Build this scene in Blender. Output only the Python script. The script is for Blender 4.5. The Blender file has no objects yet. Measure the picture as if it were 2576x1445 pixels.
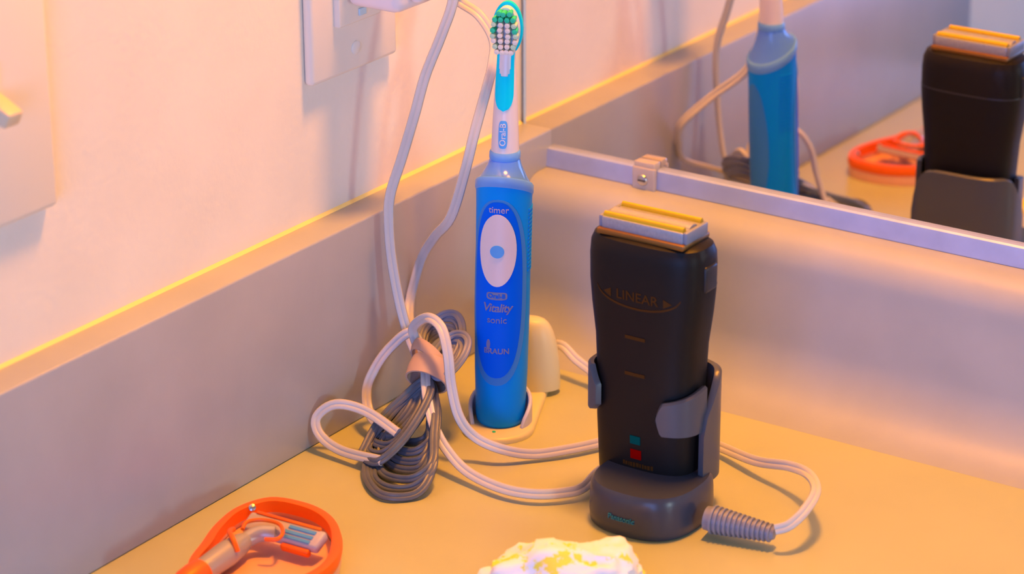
import bpy, bmesh, math, random
from mathutils import Vector, Matrix, noise

S = 0.001                                   # everything below is written in millimetres
scene = bpy.context.scene
C = scene.collection

# ------------------------------------------------------------------ camera
cam_data = bpy.data.cameras.new('camera')
cam_data.sensor_width = 36.0
cam_data.lens = 6947.8 / 2576.0 * 36.0
cam_data.clip_start = 0.02
cam = bpy.data.objects.new('camera', cam_data)
cam.location = (0.76190, -1.14230, 0.55261)
cam.rotation_euler = (1.19388, 0.00274, 0.59053)
C.objects.link(cam)
cam_data.dof.use_dof = True
cam_data.dof.focus_distance = 1.28
cam_data.dof.aperture_fstop = 9.0
scene.camera = cam

# ------------------------------------------------------------------ world, lamps, exposure
world = bpy.data.worlds.new('room_ambient')
scene.world = world
world.use_nodes = True
bg = world.node_tree.nodes['Background']
bg.inputs[0].default_value = (0.85, 0.80, 0.40, 1)
bg.inputs[1].default_value = 0.07

def area(name, loc, target, size, energy, color, shape='DISK'):
    d = bpy.data.lights.new(name, 'AREA')
    d.shape = shape
    d.size = size
    d.energy = energy
    d.color = color
    o = bpy.data.objects.new(name, d)
    o.location = Vector(loc) * S
    o.rotation_euler = (Vector(target) - Vector(loc)).to_track_quat('-Z', 'Y').to_euler()
    C.objects.link(o)
    return o

# warm vanity lamp above the mirror, cool window in the room behind the camera, small lamp to the right
area('vanity_lamp', (200, -110, 820), (150, -170, 0), 0.12, 8.6, (1.0, 0.345, 0.012))
area('window_light', (900, -2300, 240), (120, -60, 60), 1.0, 30.0, (0.17, 0.36, 1.0), 'SQUARE')
area('side_lamp', (1500, -620, 260), (100, -200, 100), 0.16, 4.0, (0.58, 0.74, 0.80))

scene.view_settings.view_transform = 'Standard'
scene.view_settings.look = 'None'
scene.view_settings.exposure = 0.0
scene.view_settings.gamma = 1.0
scene.view_settings.use_curve_mapping = False
try:
    scene.cycles.max_bounces = 10
    scene.cycles.caustics_reflective = True
except Exception:
    pass

# ------------------------------------------------------------------ materials
def srgb(r, g, b):
    def f(c):
        c /= 255.0
        return c / 12.92 if c <= 0.04045 else ((c + 0.055) / 1.055) ** 2.4
    return (f(r), f(g), f(b), 1)

MATS = {}
def mat(name, col, rough=0.5, metal=0.0, noise_amt=0.0, noise_scale=40.0, bump=0.0, bump_scale=400.0,
        trans=0.0, alpha=1.0, emit=None, spec=0.5, ior=1.45, coat=0.0):
    m = bpy.data.materials.new(name)
    m.use_nodes = True
    nt = m.node_tree
    b = nt.nodes['Principled BSDF']
    b.inputs['Base Color'].default_value = col
    b.inputs['Roughness'].default_value = rough
    b.inputs['Metallic'].default_value = metal
    b.inputs['Specular IOR Level'].default_value = spec
    b.inputs['Transmission Weight'].default_value = trans
    b.inputs['Alpha'].default_value = alpha
    b.inputs['IOR'].default_value = ior
    b.inputs['Coat Weight'].default_value = coat
    if emit:
        b.inputs['Emission Color'].default_value = emit[0]
        b.inputs['Emission Strength'].default_value = emit[1]
    tc = nt.nodes.new('ShaderNodeTexCoord')
    if noise_amt > 0:
        n = nt.nodes.new('ShaderNodeTexNoise')
        n.inputs['Scale'].default_value = noise_scale
        n.inputs['Detail'].default_value = 5
        nt.links.new(tc.outputs['Object'], n.inputs['Vector'])
        r = nt.nodes.new('ShaderNodeValToRGB')
        lo = [max(0, c * (1 - noise_amt)) for c in col[:3]] + [1]
        hi = [min(1, c * (1 + noise_amt)) for c in col[:3]] + [1]
        r.color_ramp.elements[0].position = 0.3
        r.color_ramp.elements[1].position = 0.7
        r.color_ramp.elements[0].color = lo
        r.color_ramp.elements[1].color = hi
        nt.links.new(n.outputs['Fac'], r.inputs['Fac'])
        nt.links.new(r.outputs['Color'], b.inputs['Base Color'])
    if bump > 0:
        n2 = nt.nodes.new('ShaderNodeTexNoise')
        n2.inputs['Scale'].default_value = bump_scale
        n2.inputs['Detail'].default_value = 3
        nt.links.new(tc.outputs['Object'], n2.inputs['Vector'])
        bp = nt.nodes.new('ShaderNodeBump')
        bp.inputs['Strength'].default_value = bump
        bp.inputs['Distance'].default_value = 0.0006
        nt.links.new(n2.outputs['Fac'], bp.inputs['Height'])
        nt.links.new(bp.outputs['Normal'], b.inputs['Normal'])
    MATS[name] = m
    return m

mat('paint', (0.89, 0.83, 0.70, 1), 0.6, noise_amt=0.03, noise_scale=25, bump=0.35, bump_scale=260)
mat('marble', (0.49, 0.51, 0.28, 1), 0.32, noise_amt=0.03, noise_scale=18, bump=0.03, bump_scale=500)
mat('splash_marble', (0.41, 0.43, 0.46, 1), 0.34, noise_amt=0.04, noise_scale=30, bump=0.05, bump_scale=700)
mat('channel_metal', (0.42, 0.52, 0.88, 1), 0.4, metal=0.3, noise_amt=0.08, noise_scale=60)
mat('glass_edge', (0.55, 0.75, 0.85, 1), 0.2)
mat('clear_plastic', (0.95, 0.86, 0.78, 1), 0.15, trans=0.55, spec=0.6)
mat('screw_steel', (0.65, 0.66, 0.70, 1), 0.25, metal=0.9)
mat('plate_plastic', (0.86, 0.80, 0.68, 1), 0.35)
mat('plug_plastic', (0.86, 0.78, 0.78, 1), 0.35)
mat('cord_white', (0.62, 0.60, 0.56, 1), 0.4, noise_amt=0.04)
mat('cord_grey', (0.12, 0.135, 0.16, 1), 0.38, noise_amt=0.12, noise_scale=90)
mat('tie_paper', (0.52, 0.36, 0.27, 1), 0.6)
mat('brush_white', (0.80, 0.72, 0.72, 1), 0.3)
mat('brush_cyan', (0.0, 0.75, 1.0, 1), 0.4, spec=0.1)
mat('handle_blue', (0.0, 0.32, 1.0, 1), 0.4, spec=0.12)
mat('panel_blue', (0.0, 0.14, 0.95, 1), 0.4, spec=0.08)
mat('rim_blue', (0.05, 0.27, 0.72, 1), 0.4, spec=0.2)
mat('collar_blue', (0.16, 0.40, 0.88, 1), 0.35, spec=0.3)
mat('neck_blue', (0.10, 0.28, 0.95, 1), 0.15, spec=0.5)
mat('badge_blue', (0.10, 0.42, 0.90, 1), 0.4)
mat('print_pale', (0.50, 0.42, 0.55, 1), 0.5)
mat('print_grey', (0.20, 0.22, 0.42, 1), 0.5)
mat('bristle_green', (0.02, 0.62, 0.34, 1), 0.5)
mat('bristle_pale', (0.55, 0.74, 0.50, 1), 0.5)
mat('bristle_white', (0.86, 0.76, 0.66, 1), 0.5)
mat('charger_white', (0.70, 0.66, 0.38, 1), 0.35)
mat('charger_cup', (0.60, 0.62, 0.70, 1), 0.3)
mat('shaver_black', (0.012, 0.010, 0.010, 1), 0.45, spec=0.2)
mat('shaver_grey', (0.022, 0.022, 0.028, 1), 0.35, spec=0.4)
mat('dock_grey', (0.048, 0.058, 0.095, 1), 0.3, spec=0.5)
mat('dock_clip', (0.075, 0.085, 0.11, 1), 0.35)
mat('foil_gold', (0.62, 0.44, 0.02, 1), 0.35, metal=0.5)
mat('foil_steel', (0.36, 0.38, 0.44, 1), 0.35, metal=0.3, noise_amt=0.1, noise_scale=900)
mat('caulk', (0.92, 0.80, 0.28, 1), 0.5)
mat('foil_trim', (0.24, 0.11, 0.02, 1), 0.4, metal=0.4)
mat('print_brown', (0.075, 0.030, 0.006, 1), 0.5, spec=0.1)
mat('led_red', (0.26, 0.0, 0.0, 1), 0.5, spec=0.03)
mat('led_teal', (0.0, 0.075, 0.07, 1), 0.5, spec=0.03)
mat('print_blue', (0.02, 0.20, 0.34, 1), 0.5)
mat('relief_grey', (0.24, 0.26, 0.34, 1), 0.4)
mat('orange', (1.0, 0.14, 0.0, 1), 0.4, noise_amt=0.05)
mat('tray_clear', (0.85, 0.45, 0.28, 1), 0.3)
mat('razor_grey', (0.42, 0.38, 0.34, 1), 0.35, metal=0.2)
mat('blade_blue', (0.10, 0.34, 0.65, 1), 0.25, metal=0.3)
mat('cartridge', (0.50, 0.42, 0.40, 1), 0.4)
mat('switch_lever', (0.85, 0.66, 0.42, 1), 0.35)

def mirror_material():
    m = bpy.data.materials.new('mirror_silver')
    m.use_nodes = True
    nt = m.node_tree
    b = nt.nodes['Principled BSDF']
    b.inputs['Base Color'].default_value = (0.86, 0.84, 0.86, 1)
    b.inputs['Metallic'].default_value = 1.0
    b.inputs['Roughness'].default_value = 0.0
    # desilvered specks near the bottom left corner
    tc = nt.nodes.new('ShaderNodeTexCoord')
    n = nt.nodes.new('ShaderNodeTexNoise'); n.inputs['Scale'].default_value = 420; n.inputs['Detail'].default_value = 4
    nt.links.new(tc.outputs['Object'], n.inputs['Vector'])
    d = nt.nodes.new('ShaderNodeVectorMath'); d.operation = 'DISTANCE'
    d.inputs[1].default_value = (0.006, 0.0, 0.096)
    nt.links.new(tc.outputs['Object'], d.inputs[0])
    mr = nt.nodes.new('ShaderNodeMapRange')
    mr.inputs['From Min'].default_value = 0.002; mr.inputs['From Max'].default_value = 0.011
    mr.inputs['To Min'].default_value = 0.30; mr.inputs['To Max'].default_value = 0.9
    nt.links.new(d.outputs['Value'], mr.inputs['Value'])
    gt = nt.nodes.new('ShaderNodeMath'); gt.operation = 'GREATER_THAN'
    nt.links.new(n.outputs['Fac'], gt.inputs[0]); nt.links.new(mr.outputs['Result'], gt.inputs[1])
    df = nt.nodes.new('ShaderNodeBsdfDiffuse'); df.inputs['Color'].default_value = (0.62, 0.55, 0.60, 1)
    mx = nt.nodes.new('ShaderNodeMixShader')
    nt.links.new(gt.outputs[0], mx.inputs[0]); nt.links.new(b.outputs[0], mx.inputs[1]); nt.links.new(df.outputs[0], mx.inputs[2])
    nt.links.new(mx.outputs[0], nt.nodes['Material Output'].inputs[0])
    MATS['mirror_silver'] = m
mirror_material()

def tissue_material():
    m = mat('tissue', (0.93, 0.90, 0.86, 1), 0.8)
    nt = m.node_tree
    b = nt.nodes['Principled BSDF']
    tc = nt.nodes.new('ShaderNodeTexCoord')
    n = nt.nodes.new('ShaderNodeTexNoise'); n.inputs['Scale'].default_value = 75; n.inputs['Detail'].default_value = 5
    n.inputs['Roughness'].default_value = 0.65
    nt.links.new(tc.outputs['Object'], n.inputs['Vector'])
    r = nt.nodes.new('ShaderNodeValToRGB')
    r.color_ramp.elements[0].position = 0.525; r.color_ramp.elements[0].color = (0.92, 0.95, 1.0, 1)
    r.color_ramp.elements[1].position = 0.545; r.color_ramp.elements[1].color = (0.95, 0.85, 0.10, 1)  # yellow blotches: clipped glare of the overexposed area put into the colour
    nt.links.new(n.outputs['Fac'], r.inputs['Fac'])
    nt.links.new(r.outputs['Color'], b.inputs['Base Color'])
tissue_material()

# ------------------------------------------------------------------ helpers
ORIGIN = {}
def tag(o, label=None, cat=None, group=None, kind=None):
    if label: o['label'] = label
    if cat: o['category'] = cat
    if group: o['group'] = group
    if kind: o['kind'] = kind
    return o

def thing(name, loc, label, cat, group=None):
    o = bpy.data.objects.new(name, None)
    o.empty_display_size = 0.01
    C.objects.link(o)
    o.location = Vector(loc) * S
    ORIGIN[o.name] = Vector(loc)
    return tag(o, label, cat, group)

def obj(name, vf, m, parent=None, sharp=40, flat=False, label=None):
    verts, faces = vf
    org = ORIGIN.get(parent.name, Vector((0, 0, 0))) if parent else Vector((0, 0, 0))
    me = bpy.data.meshes.new(name)
    me.from_pydata([tuple((Vector(v) - org) * S) for v in verts], [], faces)
    bm = bmesh.new(); bm.from_mesh(me)
    bmesh.ops.recalc_face_normals(bm, faces=bm.faces)
    bm.to_mesh(me); bm.free()
    me.materials.append(MATS[m])
    if not flat:
        for p in me.polygons: p.use_smooth = True
        me.set_sharp_from_angle(angle=math.radians(sharp))
    me.update()
    o = bpy.data.objects.new(name, me)
    C.objects.link(o)
    if parent:
        o.parent = parent
        ORIGIN[o.name] = org
    if label: o['label'] = label
    return o

def join(*vfs):
    V, F = [], []
    for v, f in vfs:
        n = len(V); V += list(v); F += [tuple(i + n for i in q) for q in f]
    return V, F

def box(x0, x1, y0, y1, z0, z1, bev=0.0, seg=2):
    bm = bmesh.new()
    bmesh.ops.create_cube(bm, size=1)
    for v in bm.verts:
        v.co = Vector((x0 + (v.co.x + .5) * (x1 - x0), y0 + (v.co.y + .5) * (y1 - y0), z0 + (v.co.z + .5) * (z1 - z0)))
    if bev > 0:
        bmesh.ops.bevel(bm, geom=bm.edges[:], offset=bev, segments=seg, profile=0.5, affect='EDGES')
    V = [v.co.copy() for v in bm.verts]
    F = [tuple(v.index for v in f.verts) for f in bm.faces]
    bm.free()
    return V, F

def xf(vf, M):
    return [M @ Vector(v) for v in vf[0]], vf[1]

def loft(rings, cap0=True, cap1=True, closed=True):
    V, F = [], []
    n = len(rings[0])
    for r in rings: V += [Vector(p) for p in r]
    for i in range(len(rings) - 1):
        for j in range(n if closed else n - 1):
            k = (j + 1) % n
            F.append((i*n + j, i*n + k, (i+1)*n + k, (i+1)*n + j))
    if cap0: F.append(tuple(range(n - 1, -1, -1)))
    if cap1: F.append(tuple((len(rings)-1)*n + j for j in range(n)))
    return V, F

def sup(cx, cy, z, a, b, n=2.0, N=40, fz=None):
    out = []
    for i in range(N):
        t = 2 * math.pi * i / N
        c, s = math.cos(t), math.sin(t)
        x = a * math.copysign(abs(c) ** (2.0 / n), c); y = b * math.copysign(abs(s) ** (2.0 / n), s)
        out.append((cx + x, cy + y, z + (fz(x, y) if fz else 0)))
    return out

def catmull(P, sub=6, closed=False):
    P = [Vector(p) for p in P]
    out = []
    n = len(P)
    rng = n if closed else n - 1
    for i in range(rng):
        if closed:
            a, b, c, d = P[(i-1) % n], P[i], P[(i+1) % n], P[(i+2) % n]
        else:
            a, b, c, d = P[max(i-1, 0)], P[i], P[i+1], P[min(i+2, n-1)]
        for k in range(sub):
            t = k / sub
            out.append(0.5 * ((2*b) + (c-a)*t + (2*a-5*b+4*c-d)*t*t + (-a+3*b-3*c+d)*t**3))
    if not closed: out.append(P[-1])
    return out

VIEW = Vector((0.50, -0.75, 0.43)).normalized()
def cable(P, w=2.5, h=1.35, sub=6, closed=False, twin=True, ref=VIEW):
    pts = catmull(P, sub, closed)
    n = len(pts)
    if twin:   # figure-eight section of a flat two-core cable
        prof = [(1, 0), (.86, .75), (.5, 1), (.16, .85), (0, .72), (-.16, .85), (-.5, 1), (-.86, .75),
                (-1, 0), (-.86, -.75), (-.5, -1), (0, -.6), (.5, -1), (.86, -.75)]
    else:
        prof = [(math.cos(2*math.pi*k/10), math.sin(2*math.pi*k/10)) for k in range(10)]
    rings = []
    prev = None
    for i in range(n):
        a = pts[(i-1) % n] if closed else pts[max(i-1, 0)]
        b = pts[(i+1) % n] if closed else pts[min(i+1, n-1)]
        t = (b - a).normalized()
        wide = t.cross(ref)
        if wide.length < 0.25 and prev is not None: wide = prev - t * prev.dot(t)
        wide.normalize()
        if prev is not None and wide.dot(prev) < 0: wide = -wide
        prev = wide
        th = wide.cross(t).normalized()
        rings.append([pts[i] + wide * (u * w) + th * (v * h) for u, v in prof])
    if closed:
        rings.append(rings[0])
        return loft(rings, False, False)
    return loft(rings)

def lathe(prof, N=32, M=None):
    rings = [[(r * math.cos(2*math.pi*k/N), r * math.sin(2*math.pi*k/N), z) for k in range(N)] for r, z in prof]
    vf = loft(rings)
    return xf(vf, M) if M else vf

def aim(p0, p1):
    d = (Vector(p1) - Vector(p0))
    return Matrix.Translation(Vector(p0)) @ d.to_track_quat('Z', 'Y').to_matrix().to_4x4()

def text2d(s, size, shear=0.0, bold=0.0, spacing=1.0):
    cu = bpy.data.curves.new('lettering', 'FONT')
    cu.body = s; cu.size = size; cu.shear = shear; cu.offset = bold; cu.space_character = spacing
    cu.align_x = 'CENTER'; cu.align_y = 'CENTER'; cu.resolution_u = 3
    o = bpy.data.objects.new('lettering', cu)
    C.objects.link(o)
    bpy.context.view_layer.update()
    me = bpy.data.meshes.new_from_object(o.evaluated_get(bpy.context.evaluated_depsgraph_get()))
    V = [v.co.copy() for v in me.vertices]; F = [tuple(p.vertices) for p in me.polygons]
    bpy.data.objects.remove(o); bpy.data.meshes.remove(me); bpy.data.curves.remove(cu)
    return V, F

def solid(vf, f0, f1):
    """map a flat (u, v) shape through f0 (outer surface) and give it a back face through f1 (inner surface)"""
    V, F = vf
    n = len(V)
    VV = [Vector(f0(v[0], v[1])) for v in V] + [Vector(f1(v[0], v[1])) for v in V]
    FF = [tuple(f) for f in F] + [tuple(i + n for i in reversed(f)) for f in F]
    cnt = {}
    for f in F:
        for i in range(len(f)):
            e = (f[i], f[(i+1) % len(f)])
            cnt[e] = cnt.get(e, 0) + 1
    for (a, b) in cnt:
        if (b, a) not in cnt: FF.append((a, b, b + n, a + n))
    return VV, FF

def disc2d(ru, rv, N=40, rings=6, cu=0, cv=0, n=2.0):
    V = [(cu, cv)]; F = []
    for k in range(1, rings + 1):
        for i in range(N):
            t = 2*math.pi*i/N; c, s = math.cos(t), math.sin(t)
            V.append((cu + ru*k/rings*math.copysign(abs(c)**(2/n), c), cv + rv*k/rings*math.copysign(abs(s)**(2/n), s)))
    for i in range(N): F.append((0, 1 + i, 1 + (i+1) % N))
    for k in range(rings - 1):
        for i in range(N):
            a = 1 + k*N + i; b = 1 + k*N + (i+1) % N
            F.append((a, a + N, b + N, b))
    return V, F

def ring2d(ru0, rv0, ru1, rv1, N=48, cv0=0, cv1=0):
    V = []; F = []
    for i in range(N):
        t = 2*math.pi*i/N
        V.append((ru0*math.cos(t), cv0 + rv0*math.sin(t))); V.append((ru1*math.cos(t), cv1 + rv1*math.sin(t)))
    for i in range(N):
        j = (i+1) % N
        F.append((2*i, 2*j, 2*j+1, 2*i+1))
    return V, F

def rect2d(u0, u1, v0, v1, nu=4, nv=2, cut=0.0):
    V = []; F = []
    for j in range(nv + 1):
        for i in range(nu + 1):
            V.append((u0 + (u1-u0)*i/nu, v0 + (v1-v0)*j/nv))
    for j in range(nv):
        for i in range(nu):
            a = j*(nu+1) + i
            F.append((a, a+1, a+nu+2, a+nu+1))
    return V, F

CORDS = {'A': [(60.7, -138.0, 222.5), (57.1, -141.0, 209.5), (53.0, -145.0, 192.9), (46.6, -149.0, 173.7), (42.2, -152.0, 154.5), (35.7, -154.0, 132.3), (29.5, -155.0, 113.6), (28.3, -155.0, 99.4), (29.5, -155.0, 81.5), (32.9, -154.0, 59.5), (38.1, -153.5, 41.9), (48.6, -158.0, 31.5)],
 'B': [(23.0, -112.0, 205.3), (39.0, -112.0, 200.0), (52.1, -113.0, 194.9), (61.8, -115.0, 185.0), (65.3, -121.0, 175.5), (67.4, -130.0, 164.6), (66.6, -138.0, 147.3), (63.6, -142.0, 128.3), (56.0, -143.0, 104.3), (39.5, -133.0, 87.8), (25.3, -124.0, 71.7), (22.2, -126.0, 60.2), (22.7, -132.0, 47.7), (35.3, -148.0, 39.3), (48.6, -157.0, 32.2)],
 'C': [(52.0, -160.0, 37.1), (44.1, -160.0, 48.0), (35.1, -164.0, 40.4), (29.8, -170.0, 30.3), (27.8, -175.0, 19.2), (35.8, -182.0, 10.2), (54.5, -190.0, 9.7)],
 'L': [(64.3, -200.0, 16.0), (43.7, -197.0, 20.9), (30.0, -202.0, 22.9), (22.5, -207.2, 16.4), (26.3, -210.0, 9.2), (40.6, -212.0, 5.4), (65.2, -214.0, 7.4)],
 'D': [(47.5, -160.0, 42.2), (48.2, -164.0, 53.0), (60.8, -170.0, 63.0), (71.5, -174.0, 61.8), (78.0, -178.0, 51.6), (81.1, -180.0, 37.0), (86.1, -181.0, 22.4), (92.9, -178.0, 12.8), (104.6, -173.8, 8.0), (115.4, -163.2, 4.0), (126.5, -149.5, 4.0), (134.9, -134.8, 4.0), (143.4, -116.3, 4.0), (158.0, -103.9, 4.0), (182.7, -109.0, 5.0), (209.9, -119.7, 8.0), (231.5, -127.3, 14.0), (247.3, -138.0, 18.0), (259.4, -154.5, 20.0), (262.0, -169.2, 17.0), (259.4, -178.5, 13.0), (254.5, -182.1, 11.0)],
 'E': [(60.6, -172.0, 37.3), (68.7, -182.0, 28.6), (80.2, -192.0, 19.0), (90.8, -196.0, 11.1), (104.5, -199.8, 6.0), (124.5, -203.2, 5.0), (140.0, -200.4, 5.0), (151.3, -191.4, 5.0), (155.5, -182.0, 5.0), (152.5, -160.0, 5.0), (157.0, -130.0, 5.0), (172.0, -108.0, 6.0)],
 'F': [(68.8, -96.2, 12.0), (60.0, -72.0, 18.6), (71.9, -72.0, 17.4), (82.6, -74.0, 12.7), (96.9, -78.0, 8.9), (124.5, -100.3, 10.0), (143.7, -102.3, 5.0), (158.8, -97.8, 5.0)],
 'loops': [[(61.7, -173.9, 32.9), (55.7, -181.9, 26.1), (49.9, -194.2, 16.5), (50.6, -206.9, 8.4), (52.6, -211.7, 5.8), (63.5, -214.8, 6.7), (69.8, -205.5, 14.2), (71.2, -191.3, 23.7), (68.7, -179.2, 31.0)],
  [(62.1, -173.5, 31.7), (55.9, -181.3, 25.0), (52.4, -192.2, 16.9), (50.0, -201.1, 10.5), (53.0, -207.5, 7.1), (62.1, -209.2, 8.4), (68.4, -201.2, 15.1), (70.7, -188.8, 23.7), (65.7, -177.2, 30.1)],
  [(61.9, -173.7, 30.0), (57.3, -180.3, 24.5), (51.6, -188.4, 17.7), (50.4, -197.5, 11.4), (51.6, -201.7, 8.9), (61.4, -203.5, 10.3), (66.2, -197.9, 15.1), (66.7, -185.7, 23.2), (64.1, -176.3, 28.8)],
  [(60.5, -172.4, 29.0), (55.0, -177.5, 24.2), (52.1, -185.2, 18.4), (50.9, -193.8, 12.4), (52.6, -197.2, 10.6), (60.6, -198.2, 12.0), (63.6, -192.7, 16.3), (65.9, -183.4, 23.0), (61.9, -175.2, 27.4)],
  [(57.9, -172.4, 26.8), (54.6, -177.0, 22.9), (54.1, -183.6, 18.3), (52.7, -189.8, 13.9), (51.7, -191.6, 12.5), (60.5, -194.1, 13.1), (63.4, -189.8, 16.6), (63.9, -181.3, 22.3), (60.3, -173.9, 26.3)],
  [(57.5, -168.1, 29.6), (57.0, -187.2, 16.7), (51.8, -199.5, 7.3), (57.5, -216.1, 2.7), (71.5, -230.5, 2.7), (83.4, -235.0, 2.7), (93.2, -226.4, 2.7), (93.8, -215.4, 8.1), (85.3, -199.8, 15.7), (75.6, -183.9, 23.5), (62.6, -170.6, 29.1)],
  [(58.9, -170.7, 29.0), (56.9, -186.2, 18.2), (54.6, -198.7, 9.4), (57.8, -209.7, 3.1), (67.5, -223.1, 2.7), (79.3, -227.7, 2.7), (89.1, -222.1, 3.6), (93.4, -213.3, 10.1), (83.8, -198.5, 17.0), (74.1, -183.9, 23.9), (63.8, -172.3, 29.1)],
  [(58.5, -170.4, 29.9), (59.8, -186.0, 19.9), (56.5, -197.2, 11.7), (58.9, -207.5, 5.6), (65.6, -215.2, 2.7), (75.4, -218.4, 3.0), (87.0, -218.5, 6.1), (91.8, -211.2, 11.8), (83.4, -197.6, 18.2), (75.2, -184.5, 24.7), (65.2, -172.8, 29.9)],
  [(56.9, -166.6, 26.7), (55.3, -180.3, 17.1), (52.9, -189.2, 10.6), (56.0, -199.5, 4.7), (60.6, -205.1, 2.7), (71.2, -208.9, 2.7), (82.2, -208.6, 5.6), (82.5, -201.2, 10.4), (78.1, -190.0, 16.5), (70.5, -178.8, 21.9), (59.3, -167.0, 27.0)],
  [(57.7, -166.8, 27.6), (56.8, -178.7, 19.4), (54.7, -188.9, 12.1), (56.4, -196.3, 7.6), (61.3, -201.7, 5.5), (70.0, -205.4, 5.3), (80.2, -205.2, 8.1), (81.5, -198.9, 12.4), (74.6, -187.7, 17.9), (69.1, -178.0, 22.9), (61.9, -169.0, 27.1)],
  [(57.1, -168.5, 27.1), (58.0, -179.0, 20.3), (54.2, -187.5, 13.7), (56.8, -193.1, 10.7), (61.1, -198.7, 8.1), (69.5, -201.7, 8.4), (76.4, -201.2, 10.5), (79.9, -195.4, 15.1), (73.9, -187.2, 18.9), (69.1, -177.9, 23.8), (61.5, -170.5, 26.9)],
  [(54.8, -163.3, 24.7), (54.5, -172.2, 18.6), (51.8, -180.0, 12.7), (53.4, -185.8, 9.2), (56.8, -190.3, 7.2), (62.7, -191.7, 7.7), (70.5, -191.4, 9.9), (73.3, -187.9, 12.9), (68.7, -178.7, 17.8), (62.9, -171.8, 20.9), (57.6, -165.3, 24.0)]],
 'tops': [[(56.8, -165.2, 34.5), (45.7, -154.3, 39.4), (41.9, -145.3, 44.8), (47.1, -138.6, 50.7), (54.5, -138.2, 52.6), (61.9, -143.5, 50.6), (67.5, -152.4, 45.7), (68.6, -164.2, 38.0), (65.6, -168.8, 34.1)],
  [(55.6, -163.2, 33.3), (46.1, -152.9, 38.1), (42.2, -144.7, 42.9), (45.3, -138.9, 47.7), (53.5, -138.6, 49.8), (60.5, -143.2, 48.1), (64.9, -151.1, 43.7), (65.9, -161.4, 36.9), (63.2, -166.8, 32.7)],
  [(54.4, -161.7, 31.7), (45.4, -152.0, 36.2), (41.7, -144.8, 40.5), (47.1, -140.6, 44.6), (53.0, -140.3, 46.2), (58.7, -143.4, 45.3), (62.7, -150.7, 41.2), (64.1, -160.5, 34.8), (61.6, -164.4, 31.6)],
  [(53.0, -159.6, 30.5), (46.3, -151.8, 34.3), (43.6, -145.9, 37.8), (46.2, -141.7, 41.4), (51.4, -141.0, 43.0), (57.3, -144.4, 42.0), (59.8, -149.8, 38.8), (61.0, -158.3, 33.3), (59.8, -161.9, 30.6)],
  [(61.7, -168.7, 36.4), (58.2, -158.8, 42.3), (61.5, -151.9, 47.8), (68.0, -151.3, 49.7), (73.7, -155.3, 48.3), (75.9, -162.8, 43.7), (73.4, -170.7, 37.8), (67.9, -172.7, 35.2)],
  [(60.2, -166.7, 35.1), (57.2, -158.2, 40.2), (60.1, -152.2, 45.0), (65.7, -151.7, 46.6), (70.6, -155.1, 45.4), (72.5, -161.6, 41.5), (70.3, -168.4, 36.4), (65.6, -170.1, 34.1)],
  [(58.7, -164.6, 33.9), (56.2, -157.5, 38.2), (58.6, -152.5, 42.1), (63.3, -152.1, 43.5), (67.5, -154.9, 42.5), (69.1, -160.3, 39.2), (67.2, -166.0, 35.0), (63.2, -167.4, 33.0)]],
 'tie': [(48.0, -165.8, 38.2), (55.0, -166.8, 39.2), (62.9, -168.8, 39.7), (69.4, -170.7, 39.9)]}

# ------------------------------------------------------------------ the setting
tag(obj('wall_left', box(-25, 0, -2600, 30, -60, 1500), 'paint', flat=True), 'peach painted bathroom wall on the left with outlet and switch', 'wall', kind='structure')
tag(obj('wall_back', box(0, 2000, 6, 30, -60, 1500), 'paint', flat=True), 'painted wall behind the mirror', 'wall', kind='structure')

tag(obj('wall_right', box(2000, 2025, -2600, 30, -60, 1500), 'paint', flat=True), 'plain painted wall at the far right of the room', 'wall', kind='structure')
tag(obj('wall_front', box(-25, 2025, -2625, -2600, -60, 1500), 'paint', flat=True), 'plain painted wall opposite the mirror', 'wall', kind='structure')

def profile_extrude(prof, x0, x1, seg=1):
    rings = []
    for k in range(seg + 1):
        x = x0 + (x1 - x0) * k / seg
        rings.append([(x, y, z) for y, z in prof])
    return loft(rings)

def profile_extrude2(prof, y0, y1):
    return loft([[(x, y, z) for x, z in prof] for y in (y0, y1)])

counter = thing('countertop', (450, -270, -40), 'peach cultured marble countertop with coved backsplash under the mirror', 'countertop')
front = [(-504 - 12*math.cos(a), -12 + 12*math.sin(a)) for a in [math.radians(d) for d in range(0, 91, 15)]]
slab_prof = [(5.9, -40), (-516, -40)] + front + [(5.9, 0)]
obj('slab', profile_extrude(slab_prof, 0, 950), 'marble', counter, sharp=30)
cove = [(-64 + 32*math.sin(a), 34 - 33.9*math.cos(a)) for a in [math.radians(d) for d in range(0, 91, 9)]]
cap = [(-12 - 16*math.cos(a), 64 + 18*math.sin(a)) for a in [math.radians(d) for d in range(0, 91, 9)]]
bs_prof = [(5.9, 0.02), (-64, 0.02)] + cove[1:] + [(-29.5, 50)] + cap + [(-6, 82), (5.9, 82)]
obj('backsplash', profile_extrude(bs_prof, 19.4, 950), 'splash_marble', counter, sharp=50, label='coved backsplash with a rounded top ledge')

tag(obj('side_splash', box(0.05, 19.24, -516, 5.9, 0.05, 101.6, 1.2, 3), 'splash_marble'), 'upright stone side splash along the left wall with a flat ledge', 'side splash')
obj('caulk_line', profile_extrude2([(0.05, 101.4), (1.7, 101.5), (1.1, 102.1), (0.05, 102.9)], -516, -0.5), 'caulk', bpy.data.objects['side_splash'])

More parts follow.
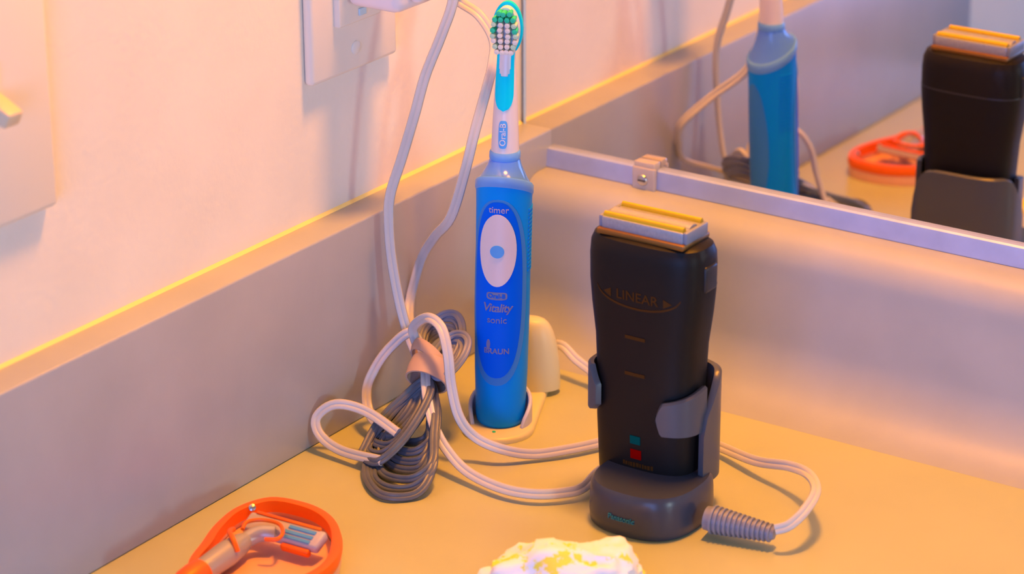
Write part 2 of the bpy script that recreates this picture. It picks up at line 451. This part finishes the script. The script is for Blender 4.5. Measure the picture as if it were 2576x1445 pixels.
mirror = thing('wall_mirror', (450, 2, 82), 'large frameless wall mirror in a metal bottom channel with a clear clip', 'mirror')
obj('glass', box(3.3, 950, 0, 4.5, 86, 1150), 'mirror_silver', mirror, flat=True)
obj('polished_edge', box(2.2, 3.3, -0.6, 4.5, 92, 1150, 0.2, 1), 'glass_edge', mirror)
ch = [(0, 92.6), (-2.6, 92.6), (-3.6, 91.8), (-4.0, 90.0), (-4.6, 82.6), (-4.4, 82.1), (0, 82.1)]
obj('bottom_channel', profile_extrude(ch, 5, 950), 'channel_metal', mirror, sharp=25)
clip = obj('clip', join(box(72.8, 86.2, -7.2, -4.6, 81.0, 93.8, 0.9, 3), box(73.4, 85.6, -6.6, -0.3, 92.0, 96.5, 0.8, 2)), 'clear_plastic', mirror)
scr = obj('screw', lathe([(0.3, -0.5), (3.1, -0.5), (3.1, 0.5), (2.6, 1.1), (0.6, 1.4), (0.1, 1.4)], 20, aim((79.3, -7.2, 87.2), (79.3, -9, 87.2))), 'screw_steel', clip)
obj('slot', box(77.2, 81.4, -8.75, -8.3, 86.9, 87.5), 'shaver_grey', clip)

# ------------------------------------------------------------------ outlet, plug, switch
ou = thing('outlet_plate', (0, -147.5, 169), 'cream electrical outlet cover plate with a rectangular insert above the side splash', 'outlet')
obj('plate', box(0, 5.5, -180.9, -114.2, 169, 284, 2.2, 3), 'plate_plastic', ou)
obj('insert', box(5.0, 9.0, -164, -131, 193.5, 260, 1.2, 3), 'plate_plastic', ou)
s1 = obj('screw', lathe([(0.2, -0.4), (3.4, -0.4), (3.4, 0.4), (2.6, 1.0), (0.2, 1.2)], 20, aim((5.5, -147.5, 180), (7, -147.5, 180))), 'plate_plastic', ou)
obj('test_button', box(8.9, 9.9, -149.5, -144, 196.5, 200, 0.3, 1), 'glass_edge', ou, label='small pale blue button')

pl = thing('power_plug', (9, -147, 203), 'white power plug pushed into the wall outlet at the top of the picture', 'plug')
obj('body', box(9.1, 40, -160, -126, 203.5, 236, 5, 4), 'plug_plastic', pl)
obj('collar', box(40, 46, -152, -134, 208, 228, 2.5, 3), 'plug_plastic', pl)

sw = thing('switch_plate', (0, -388, 163.5), 'pale light switch plate with a toggle lever at the left edge of the picture', 'switch')
obj('plate', box(0, 6, -424, -353, 163.5, 279, 2.5, 3), 'plate_plastic', sw)
obj('bezel', box(5.8, 7.2, -395, -383, 208, 233, 0.6, 2), 'plate_plastic', sw)
lev = xf(box(0, 15, -4.6, 4.6, -3.6, 3.6, 1.4, 3), Matrix.Translation((5.5, -389, 219)) @ Matrix.Rotation(math.radians(26), 4, 'Y'))
obj('lever', lev, 'switch_lever', sw)

# ------------------------------------------------------------------ toothbrush charger
AX = Vector((-0.376, 0.926, 0)); SD = Vector((0.926, 0.376, 0))
B0 = Vector((79.5, -137, 0))
chg = thing('toothbrush_charger', (74, -125, 0), 'white toothbrush charging base with a rounded upright holder behind the brush', 'charger')
def plate_ring(z, grow):
    out = []
    L0, L1, hw = -23 - grow, 56 + grow, 17.5 + grow
    N = 14
    for i in range(N + 1):
        t = math.pi * i / N
        p = B0 + AX * (L0 + hw - hw*math.sin(t)) + SD * (hw*math.cos(t)); out.append((p.x, p.y, z))
    for i in range(N + 1):
        t = math.pi * i / N
        p = B0 + AX * (L1 - 12 + 12*math.sin(t)) - SD * (hw*math.cos(t)*0.86); out.append((p.x, p.y, z))
    return out
obj('base_plate', loft([plate_ring(0.05, 0), plate_ring(1.6, 0), plate_ring(2.6, -0.8), plate_ring(3.0, -2.0)]), 'charger_white', chg)
def arc_shell(c, r0, r1, a0, a1, z0, z1f, N=28):
    rings = []
    for i in range(N + 1):
        a = math.radians(a0 + (a1 - a0) * i / N)
        d = Vector((math.cos(a), math.sin(a), 0))
        z1 = z1f(i / N)
        rings.append([c + d*r1 + Vector((0,0,z0)), c + d*r1 + Vector((0,0,z1-.6)), c + d*(r1-.6) + Vector((0,0,z1)), c + d*(r0+.6) + Vector((0,0,z1)), c + d*r0 + Vector((0,0,z1-.6)), c + d*r0 + Vector((0,0,z0))])
    return loft(rings)
obj('cup_wall', arc_shell(B0, 13.6, 15.4, 112-125, 112+125, 2.8, lambda t: 4 + 14.5*math.sin(math.pi*t)**0.6), 'charger_cup', chg)
# upright rounded holder at the back of the base
def tower():
    rings = []
    c = B0 + AX * 44 + SD * 6.5
    for k in range(13):
        t = k / 12
        z = 2.8 + 36.5 * math.sin(t * math.pi/2)
        s = max(0.12, math.cos(t * math.pi/2) ** 0.55)
        ring = []
        for i in range(28):
            a = 2*math.pi*i/28
            p = c + SD * (14.5*s*math.cos(a)) + AX * (9.5*s*math.sin(a))
            ring.append((p.x, p.y, z))
        rings.append(ring)
    return loft(rings)
obj('holder', tower(), 'charger_white', chg)
p = B0 - AX * 15
obj('indicator', lathe([(0.1, 0), (0.9, 0), (0.8, 0.4), (0.1, 0.5)], 12, Matrix.Translation((p.x, p.y, 2.95))), 'bristle_green', chg, label='tiny indicator light')

# ------------------------------------------------------------------ electric toothbrush
FA = math.radians(-68)
FN = Vector((math.cos(FA), math.sin(FA), 0)); FS = Vector((-math.sin(FA), math.cos(FA), 0))   # front, and to the right of it
def axis(z):
    t = (z - 5) / 116.0
    return Vector((79.5 - 2.2*t, -137 + 7.5*t, z))
HR = [(3.2, 10.6), (4.2, 11.4), (7, 11.9), (30, 12.7), (60, 13.1), (90, 13.0), (112, 13.2), (130, 13.4)]
def hr(z):
    for (a, ra), (b, rb) in zip(HR, HR[1:]):
        if z <= b: return ra + (rb - ra) * max(0, z - a) / (b - a)
    return HR[-1][1]
def on_handle(u, v, off):          # u = arc length across the front, v = height
    r = hr(v); a = u / r
    return axis(v) + (FN * math.cos(a) + FS * math.sin(a)) * (r + off)
def hring(z, r, tilt=0.0, N=40):
    out = []
    for i in range(N):
        a = 2*math.pi*i/N
        d = FN*math.cos(a) + FS*math.sin(a)
        zz = z + tilt * r * math.cos(a)
        out.append(axis(zz) + d * r)
    return out
brush = thing('electric_toothbrush', (79.5, -137, 3), 'blue electric toothbrush with white oval button standing on its charger', 'toothbrush')
rings = [hring(3.05, 9.5)] + [hring(z, r) for z, r in HR[:3]] + [hring(z, hr(z)) for z in (20, 30, 45, 60, 75, 90, 100)] + [hring(110, 13.15, 0.25), hring(117, 13.3, 0.5)]
handle = obj('handle', loft(rings), 'handle_blue', brush)
obj('collar', loft([hring(117, 13.35, 0.5), hring(118, 13.8, 0.5), hring(121.2, 13.8, 0.5), hring(122.2, 13.2, 0.5)]), 'collar_blue', brush)
obj('neck', loft([hring(122.2, 12.6, 0.5), hring(124.5, 11.0, 0.45), hring(130, 8.2, 0.2), hring(134, 6.9, 0.05)]), 'neck_blue', brush)
def mapped(v2, off, thick):
    return solid(v2, lambda u, v: on_handle(u, v, off), lambda u, v: on_handle(u, v, off - thick))
def shift(vf, du, dv): return [(v[0] + du, v[1] + dv) for v in vf[0]], vf[1]
def grid_ellipse(ru, rv, cv): return disc2d(ru, rv, 48, 8, 0, cv)
obj('grip_rim', mapped(disc2d(15.6, 46.0, 48, 10, 0.0, 71.5, 2.3), 0.35, 0.8), 'rim_blue', handle)
obj('front_panel', mapped(disc2d(12.4, 43.5, 48, 10, 0.0, 73, 2.4), 0.65, 0.8), 'panel_blue', handle, label='dark blue oval front panel')
btn = obj('power_button', mapped(disc2d(8.6, 17.6, 44, 8, 0.0, 93), 1.25, 1.2), 'brush_white', handle, label='pale oval power button')
obj('button_dot', mapped(disc2d(3.1, 3.1, 24, 3, 0.0, 92.6), 1.55, 0.6), 'badge_blue', handle)
obj('lettering', mapped(shift(text2d('timer', 4.2), 0.3, 112.6), 0.95, 0.4), 'print_pale', handle, flat=True)
obj('logo_badge', mapped(disc2d(4.8, 1.9, 32, 3, 0.0, 70.6, 4.0), 0.85, 0.4), 'print_grey', handle)
obj('lettering', mapped(shift(text2d('Oral-B', 2.9, bold=0.05), 0.0, 70.6), 1.05, 0.3), 'panel_blue', handle, flat=True)
obj('lettering', mapped(shift(text2d('Vitality', 5.6, shear=0.18, bold=0.08, spacing=0.9), 0.2, 64.6), 0.95, 0.4), 'print_grey', handle, flat=True)
obj('lettering', mapped(shift(text2d('sonic', 4.4), 0.2, 58.6), 0.95, 0.4), 'print_grey', handle, flat=True)
obj('lettering', mapped(shift(text2d('BRAUN', 3.6, bold=0.06), 0.2, 43.0), 0.95, 0.4), 'print_grey', handle, flat=True)
obj('flame_mark', mapped(disc2d(0.9, 2.6, 16, 2, -3.6, 46.2), 0.95, 0.4), 'print_grey', handle)
rid = []
for k in range(16):
    z = 80 + k*2.0
    rid.append(mapped(rect2d(17.0, 25.5, z, z + 0.8, 8, 1), 0.35, 0.6))
obj('grip_ridges', join(*rid), 'handle_blue', handle)
rid = []
for k in range(9):
    z = 46 + k*6.0
    rid.append(mapped(rect2d(33.0, 46.0, z, z + 4.4, 10, 1), 0.35, 0.6))
obj('back_grip', mapped(disc2d(9.5, 38, 40, 8, 41.5, 66), 0.25, 0.6), 'rim_blue', handle)

# replaceable brush head
SH = [(134, 6.7, 6.7), (145, 6.3, 6.3), (157, 5.8, 5.8), (172, 5.0, 4.9), (180, 4.4, 4.2), (186, 4.0, 3.2), (189, 3.6, 2.4)]
def sh_r(z):
    for (a, w0, d0), (b, w1, d1) in zip(SH, SH[1:]):
        if z <= b:
            t = max(0, z - a) / (b - a); return w0 + (w1-w0)*t, d0 + (d1-d0)*t
    return SH[-1][1:]
def on_shaft(u, v, off):
    w, d = sh_r(v); a = u / ((w + d)/2)
    return axis(v) + FN * math.cos(a) * (d + off) + FS * math.sin(a) * (w + off)
def mshaft(v2, off, th): return solid(v2, lambda u, v: on_shaft(u, v, off), lambda u, v: on_shaft(u, v, off - th))
hd = obj('brush_head', loft([[on_shaft(2*math.pi*i/32*((sh_r(z)[0]+sh_r(z)[1])/2), z, 0) for i in range(32)] for z in (134, 135, 145, 157, 165, 172, 180, 186, 189)]), 'brush_white', brush)
obj('base_ring', loft([hring(133.2, 7.0), hring(134.0, 7.4), hring(136.6, 7.3), hring(137.4, 6.8)]), 'collar_blue', brush)
# blue drop-shaped insert with two arms
dropV, dropF, idx = [], [], {}
NU, NV = 22, 30
for j in range(NV + 1):
    v = 157.5 + (190 - 157.5) * j / NV
    for i in range(NU + 1):
        f = -1 + 2*i/NU
        lo = math.sqrt(max(0, 1 - max(0, (166 - v)/8.5)**2))
        half = (4.7 if v < 172 else 4.7 - (v-172)*0.02) * lo
        dropV.append((f*half, v))
for j in range(NV):
    for i in range(NU):
        fm = abs(-1 + 2*(i + .5)/NU); vm = 157.5 + (190-157.5)*(j + .5)/NV
        inner = 0.62 * math.sqrt(max(0, min(1, 1 - max(0, (178 - vm)/4.5)**2))) if vm > 173.5 else 0
        if fm < inner: continue
        a = j*(NU+1) + i
        dropF.append((a, a+1, a+NU+2, a+NU+1))
obj('blue_insert', mshaft((dropV, dropF), 0.35, 0.6), 'brush_cyan', hd)
def rot2(vf): return [(-v[1], v[0]) for v in vf[0]], vf[1]
obj('logo_badge', mshaft(disc2d(2.1, 6.6, 28, 4, 0.2, 146.5, 4.0), 0.25, 0.5), 'badge_blue', hd)
obj('lettering', mshaft(shift(rot2(text2d('Oral-B', 3.9)), 0.2, 146.5), 0.45, 0.4), 'brush_white', hd, flat=True)
# oval head plate (in the plane across the front direction)
HC = axis(194.6)
def on_head(u, v, d): return HC + FS*u + Vector((0, -0.03*v*0, v)) + FN*d
def head_plate(ru, rv, d0, d1, dv=0): 
    v2 = disc2d(ru, rv, 36, 4, 0, dv)
    return solid(v2, lambda u, v: on_head(u, v, d1), lambda u, v: on_head(u, v, d0))
obj('head_plate', head_plate(6.1, 11.4, -1.2, 3.6), 'brush_white', hd)
obj('back_shell', head_plate(7.1, 12.8, -3.4, -1.0, 0.2), 'brush_cyan', hd, label='bright blue back of the brush head')
random.seed(2)
tuft = [(r, z) for r, z in ((0.05, 0), (1.2, 0), (1.4, 5.0), (1.2, 6.0), (0.05, 6.2))]
rowsv = [9.2, 6.6, 4.0, 1.4, -1.2, -3.8, -6.4, -9.0]
for k, v in enumerate(rowsv):
    hw = 5.6 * math.sqrt(max(0.05, 1 - (v/11.4)**2)) 
    us = [-hw*0.86, -hw*0.3, hw*0.3, hw*0.86] if hw > 3.4 else [-hw*0.7, 0, hw*0.7]
    for i, u in enumerate(us):
        edge = i in (0, len(us) - 1)
        m = 'bristle_green' if v > 6 else ('bristle_pale' if edge and k % 2 == 0 else ('bristle_green' if edge and k == 3 else 'bristle_white'))
        p0 = on_head(u, v, 1.9); p1 = on_head(u*1.1 + random.uniform(-.3, .3), v + random.uniform(-.2, .3), 8)
        obj('bristle_tuft', lathe(tuft, 10, aim(p0, p1)), m, hd)

# ------------------------------------------------------------------ electric shaver
SX, SY = 181.0, -166
SHV = [(9, 20, 12, 2.6), (14, 24, 14, 2.8), (40, 25, 15, 2.9), (62, 25, 15.2, 2.9), (80, 25.8, 15.4, 3.0), (95, 27.8, 16.0, 3.0), (106, 28.8, 16.4, 3.0), (118, 29, 16.4, 3.0), (124, 28.6, 16, 3.0), (127.5, 27.2, 14.6, 3.0), (128.6, 25, 12.4, 3.0)]
def shv(z):
    for q, w in zip(SHV, SHV[1:]):
        if z <= w[0]:
            t = (z - q[0]) / (w[0] - q[0]); t = t*t*(3-2*t) if False else t
            return [q[i] + (w[i]-q[i])*t for i in (1, 2, 3)]
    return list(SHV[-1][1:])
def on_shaver(u, v, off):
    a, b, n = shv(v)
    return Vector((SX + u, SY - b * max(0, 1 - abs(u/a)**n) ** (1/n) - off, v))
def mshv(v2, off, th): return solid(v2, lambda u, v: on_shaver(u, v, off), lambda u, v: on_shaver(u, v, off - th))
shaver = thing('electric_shaver', (SX, SY, 9), 'black electric foil shaver standing upright in its charging stand', 'shaver')
zs = [9, 14, 25, 40, 52, 62, 70, 80, 88, 95, 100, 106, 112, 118, 121, 124, 126, 127.5, 128.6]
body = obj('body', loft([sup(SX, SY, z, *shv(z)[:2], shv(z)[2], 56) for z in zs]), 'shaver_black', shaver)
obj('foil_frame', box(SX - 22.2, SX + 22.2, SY - 12.5, SY + 11, 128.2, 131.0, 1.0, 2), 'foil_trim', shaver, label='bronze trim under the foils')
def foil(yc, hy, z0, z1, m, name, L=20.2):
    prof = [(yc + hy*math.cos(a), z0 + (z1 - z0)*math.sin(a)) for a in [math.pi*k/10 for k in range(11)]]
    return obj(name, profile_extrude([(y, z) for y, z in prof], SX - L, SX + L), m, shaver, sharp=60)
obj('foil_block', box(SX - 20.6, SX + 20.6, SY - 10.5, SY + 9, 130.2, 136.0, 0.6, 2), 'foil_steel', shaver)
foil(SY - 8.2, 1.5, 135.4, 138.0, 'foil_gold', 'foil')
foil(SY - 0.8, 3.6, 135.2, 137.2, 'foil_steel', 'trimmer')
foil(SY + 6.6, 1.5, 135.4, 138.0, 'foil_gold', 'foil')
for sgn in (-1, 1):
    obj('end_cap', box(SX + sgn*21.4 - 1.1, SX + sgn*21.4 + 1.1, SY - 10, SY + 8.5, 130.6, 136.2, 0.8, 2), 'relief_grey', shaver)
obj('release_button', box(SX + 27.4, SX + 29.8, SY - 5, SY + 5, 108, 120, 1.2, 3), 'shaver_grey', shaver)
obj('lettering', mshv(shift(text2d('LINEAR', 6.4, bold=0.05, spacing=1.02), 1.5, 103.8), 0.25, 0.5), 'print_brown', body, flat=True)
for sgn, du in ((-1, -13.6), (1, 16.2)):
    tri = ([(du - 1.6*sgn, 105.8), (du - 1.6*sgn, 101.6), (du + 2.4*sgn, 103.7)], [(0, 1, 2)])
    obj('arrow_mark', mshv(tri, 0.25, 0.5), 'print_brown', body, flat=True)
arcV, arcF = [], []
for i in range(25):
    u = -20 + 42*i/24
    zc = 106.5 - 8.0 * math.sqrt(max(0, 1 - ((u - 1)/21.2)**2))
    arcV += [(u, zc - 0.5), (u, zc + 0.5)]
for i in range(24): arcF.append((2*i, 2*i+2, 2*i+3, 2*i+1))
obj('arc_line', mshv((arcV, arcF), 0.2, 0.4), 'print_brown', body, flat=True)
for v in (83.5, 66):
    obj('grip_mark', mshv(rect2d(-4.6, 5.6, v, v + 1.6, 6, 1), 0.3, 0.6), 'print_brown', body)
obj('charge_light', mshv(rect2d(-1.7, 3.5, 32.9, 36.9, 4, 2), 0.35, 0.8), 'led_teal', body, label='teal charge light')
obj('charge_light', mshv(rect2d(-1.5, 4.0, 25.6, 30.2, 4, 2), 0.35, 0.8), 'led_red', body, label='red charge light')
random.seed(7)
def smudge_line(v, u0, u1, h):
    parts = []; u = u0
    while u < u1:
        w = random.uniform(0.7, 1.5)
        parts.append(mshv(rect2d(u, u + w, v - h*random.uniform(.35, .5), v + h*random.uniform(.35, .5), 1, 1), 0.25, 0.5)); u += w + random.uniform(.25, .6)
    return join(*parts)
obj('worn_print', smudge_line(22.6, -5.5, 9.5, 2.4), 'print_brown', body, flat=True)
obj('worn_print', smudge_line(19.6, -3.5, 6.5, 1.6), 'print_brown', body, flat=True)

# ------------------------------------------------------------------ shaver charging stand
DX, DY = 190.5, -180
dock = thing('charging_stand', (DX, DY, 0), 'dark grey charging stand holding the black shaver on the countertop', 'charging stand')
obj('base', loft([sup(DX, DY, z, a, b, 2.6, 56) for z, a, b in ((0.05, 24.2, 25.6), (1.2, 25.2, 26.6), (6, 25.6, 27), (14, 25.4, 26.8), (18.5, 25.0, 26.2), (20.4, 23.8, 24.8))]), 'dock_grey', dock)
def wrap(cx, cy, a, b, n, t0, t1, zf0, zf1, th, N=30):
    rings = []
    for i in range(N + 1):
        f = i / N; t = math.radians(t0 + (t1 - t0)*f)
        c, s = math.cos(t), math.sin(t)
        d0 = Vector((cx + a*math.copysign(abs(c)**(2/n), c), cy + b*math.copysign(abs(s)**(2/n), s), 0))
        d1 = Vector((cx + (a+th)*math.copysign(abs(c)**(2/n), c), cy + (b+th)*math.copysign(abs(s)**(2/n), s), 0))
        z0, z1 = zf0(f), zf1(f)
        Zv = lambda z: Vector((0, 0, z))
        rings.append([d0 + Zv(z0), d1 + Zv(z0 + .5), d1 + Zv(z1 - .8), d1*.6 + d0*.4 + Zv(z1), d0 + Zv(z1 - .3)])
    return loft(rings)
obj('back_wall', wrap(SX, SY + 1, 27.5, 18.5, 3.0, -8, 140, lambda f: 15, lambda f: 66 - 26*abs(2*f-1)**6, 3.0), 'dock_clip', dock)
obj('holding_arm', wrap(SX, SY, 26.2, 16.6, 3.0, -72, 0, lambda f: 41 + 9*max(0, 1 - f/.1)**2, lambda f: 56.5 + 6*f - 7*max(0, 1 - f/.12)**2, 2.6), 'dock_clip', dock, label='grey front arm of the stand')
obj('holding_arm', wrap(SX, SY, 26.2, 16.6, 3.0, 150, 238, lambda f: 44 + 4*max(0, f-.85)/.15, lambda f: 66 - 8*max(0, f-.8)/.2, 2.4), 'dock_clip', dock)
def on_base(u, v, off):
    a, b, n = 25.6, 27.0, 2.6
    return Vector((DX + u, DY - b * max(0, 1 - abs(u/a)**n)**(1/n) - off, v))
obj('lettering', solid(shift(text2d('Panasonic', 3.4, bold=0.04), 0.5, 9.0), lambda u, v: on_base(u, v, .7), lambda u, v: on_base(u, v, -.2)), 'print_blue', dock, flat=True)
# ribbed strain relief where the cord enters
rp = []
for k in range(13):
    z = 2.2 * k; r = 6.6 - 0.20*k
    rp += [(r - 1.0, z), (r, z + .25), (r, z + 1.15), (r - 1.0, z + 1.4)]
rp = [(0.1, -3)] + [(5.4, -3)] + rp + [(2.6, 29.2), (0.1, 29.4)]
M = aim((224, -183.5, 8.2), (255.7, -179, 7.2)) @ Matrix.Diagonal((1.0, 1.0, 1.0, 1))
obj('strain_relief', lathe(rp, 24, M), 'relief_grey', dock, sharp=25, label='ribbed grey cord strain relief')

obj('head_seam', wrap(SX, SY, 28.5, 16.1, 3.0, 5, 175, lambda f: 108.0, lambda f: 109.0, 0.5), 'shaver_grey', body)

# ------------------------------------------------------------------ cords
pc = thing('coiled_cable', (75, -205, 0), 'long grey and white power cable tied in a coiled bundle beside the toothbrush', 'cord')
for L in CORDS['loops']:
    obj('coil_loop', cable(L, 2.1, 1.2, 5, True), 'cord_grey', pc)
for L in CORDS['tops']:
    obj('coil_loop', cable(L, 1.9, 1.1, 5, True), 'relief_grey', pc)
top = [(48, -143, 232), (60, -136, 228)]
obj('rising_strand', cable([(46, -144, 219), (55, -140, 221)] + CORDS['A'][1:]), 'cord_white', pc)
obj('side_loop', cable(CORDS['C']), 'cord_white', pc)
obj('side_loop', cable(CORDS['L']), 'cord_white', pc)
obj('long_run', cable(CORDS['D']), 'cord_white', pc)
obj('long_run', cable(CORDS['E']), 'cord_white', pc)
def sleeve(c, axis_dir, ra, rb, hw, th, tilt):
    w = Vector(axis_dir).normalized()
    u = w.cross(VIEW).normalized(); v = w.cross(u).normalized()
    rings = []
    N = 36
    for i in range(N + 1):
        t = 2*math.pi*i/N
        q = Vector(c) + u*(ra*math.cos(t)) + v*(rb*math.sin(t)) + w*(tilt*math.cos(t))
        d = (u*math.cos(t)/ra + v*math.sin(t)/rb).normalized()
        rings.append([q - w*hw, q - w*hw + d*th, q + d*(th + .5), q + w*hw + d*th, q + w*hw])
    return loft(rings, False, False)
BD = (18, -74, -46)
obj('tie', sleeve((62.5, -171, 35.5), BD, 9.6, 7.4, 5.4, 0.9, 0), 'tie_paper', pc, label='tan paper band around the coils')
obj('tie', sleeve((59.5, -166, 38.5), BD, 10.2, 7.8, 3.2, 0.8, -5.5), 'tie_paper', pc)

tcd = thing('charger_cord', (60, -80, 0), 'white charger cord looping beside the toothbrush head and behind the brush', 'cord')
obj('hanging_loop', cable([(43, -138, 212), (46, -131, 213)] + CORDS['B'][1:]), 'cord_white', tcd)
obj('counter_run', cable([(64.5, -82, 8), (64, -75, 14)] + CORDS['F'][2:]), 'cord_white', tcd)

# ------------------------------------------------------------------ razor in its orange tray
RING = [(64.5, -349.5), (56.3, -330.4), (50.0, -313.9), (47.1, -296.1), (52.8, -280.7), (67.6, -276.7), (81.5, -278.9), (94.2, -286.9), (105.3, -300.2), (112.2, -313.4), (113.7, -327.8), (108.9, -345.9), (97.3, -357.9), (81.7, -359.7)]
tray = thing('razor_tray', (80, -318, 0), 'clear oval razor tray with a thick bright orange rim on the counter', 'razor tray')
rim_pts = catmull([(x, y, 0) for x, y in RING], 5, True)
cen = Vector((82, -318, 0))
def rim_shell(z0, z1, out, inn, slope=0.0):
    rings = []
    for q in rim_pts:
        d = (q - cen).normalized()
        zz = slope * (q.x - cen.x)
        rings.append([q + d*out + Vector((0,0,z0)), q + d*(out+.8) + Vector((0,0,(z0+z1)/2)), q + d*out + Vector((0,0,z1)), q + d*(inn+out)/2 + Vector((0,0,z1+.6)), q + d*inn + Vector((0,0,z1)), q + d*inn + Vector((0,0,z0))])
    rings.append(rings[0])
    return loft(rings, False, False)
obj('side_wall', rim_shell(0.05, 6.6, 0.6, -1.6), 'tray_clear', tray)
obj('rim', rim_shell(6.4, 12.0, 1.2, -2.8), 'orange', tray, label='bright orange rim')
fl = [[q*1.0 + (q - cen).normalized()*(-2.0) for q in rim_pts]]
obj('floor_pan', loft([[v + Vector((0, 0, 0.05)) for v in fl[0]], [v + Vector((0, 0, 3.4)) for v in fl[0]]]), 'tray_clear', tray)
obj('bright_stud', lathe([(0.1, -1), (1.6, -1), (1.6, 0.6), (0.1, 1.2)], 14, aim((51.2, -291.5, 11.2), (53.0, -293.5, 13.5))), 'screw_steel', tray)

rz = thing('wet_razor', (78, -330, 4), 'grey wet shaving razor with orange grips lying in the orange tray', 'razor')
h0, h1 = Vector((70.5, -362, 9)), Vector((68.5, -318, 11))
d = (h1 - h0)
hp = [(0.1, 0), (4.6, 0.6), (5.6, 5), (5.4, 18), (5.8, 30), (5.0, 40), (3.8, 44)]
obj('handle', lathe(hp, 24, aim(h0, h1)), 'razor_grey', rz)
obj('end_grip', lathe([(4.8, -1), (6.1, 2), (6.4, 8), (6.0, 13), (5.4, 13.4)], 24, aim(h0, h1)), 'orange', rz, label='orange rubber end grip')
obj('grip_ring', cable([(64, -320, 16), (66, -325, 17.5), (71, -329, 17), (75, -331, 13)], 1.2, 1.0, 6, False, False), 'orange', rz)
obj('neck', cable([(68.5, -320, 11), (72, -313, 13), (78, -309, 13)], 3.6, 2.6, 6, False, False), 'razor_grey', rz)
obj('accent_arc', cable([(66.5, -317, 15.5), (65, -312, 16.5), (70, -307.5, 17), (78, -306.5, 17), (84, -311, 16.5), (85, -316, 15.5), (80, -318.5, 15)], 0.9, 0.9, 6, False, False), 'orange', rz)
e0, e1 = Vector((60.5, -304, 13)), Vector((98, -302, 13))
ex = (e1 - e0).normalized(); ey = Vector((-ex.y, ex.x, 0))
Mx = Matrix((( ex.x, ey.x, 0, (e0.x+e1.x)/2), (ex.y, ey.y, 0, (e0.y+e1.y)/2), (0, 0, 1, 13), (0, 0, 0, 1)))
Mx = Mx @ Matrix.Rotation(math.radians(24), 4, 'X')
car = obj('cartridge', xf(box(-20, 20, -6.5, 3.5, -3, 2, 1.4, 3), Mx), 'cartridge', rz)
obj('guard_strip', xf(box(-17, 17, 2.6, 4.2, 1.0, 2.6, 0.5, 2), Mx), 'orange', car)
for yy in (0.6, -2.2, -4.8):
    obj('blade', xf(box(2 + yy*.3, 16, yy - 0.8, yy + 0.8, 1.6, 2.5), Mx), 'blade_blue', car)
obj('lower_grip', xf(box(2, 17, -9.4, -6.4, -3.4, 0.4, 1.2, 3), Mx), 'orange', car)

# ------------------------------------------------------------------ crumpled tissue
def tissue():
    bm = bmesh.new()
    bmesh.ops.create_icosphere(bm, subdivisions=5, radius=1)
    for v in bm.verts:
        d = v.co.normalized()
        q = d * 1.7
        n = noise.noise(q) * 0.25 + abs(noise.noise(q*2.1)) * -0.22 + abs(noise.noise(q*4.3 + Vector((3, 1, 2)))) * -0.10
        sx = math.copysign(abs(d.x)**0.75, d.x); sy = math.copysign(abs(d.y)**0.75, d.y)
        v.co = Vector((sx*37*(1 + n*.8), sy*24*(1 + n*.8), max(-0.02, d.z)*25*(1 + n)))
    M = Matrix.Translation((201, -265, 0.8)) @ Matrix.Rotation(math.radians(35), 4, 'Z')
    V = [M @ v.co for v in bm.verts]; F = [tuple(v.index for v in f.verts) for f in bm.faces]
    bm.free()
    return V, F
tag(obj('paper_tissue', tissue(), 'tissue', sharp=60), 'bright white crumpled tissue with overexposed glare painted in yellow in front of the shaver stand', 'tissue')
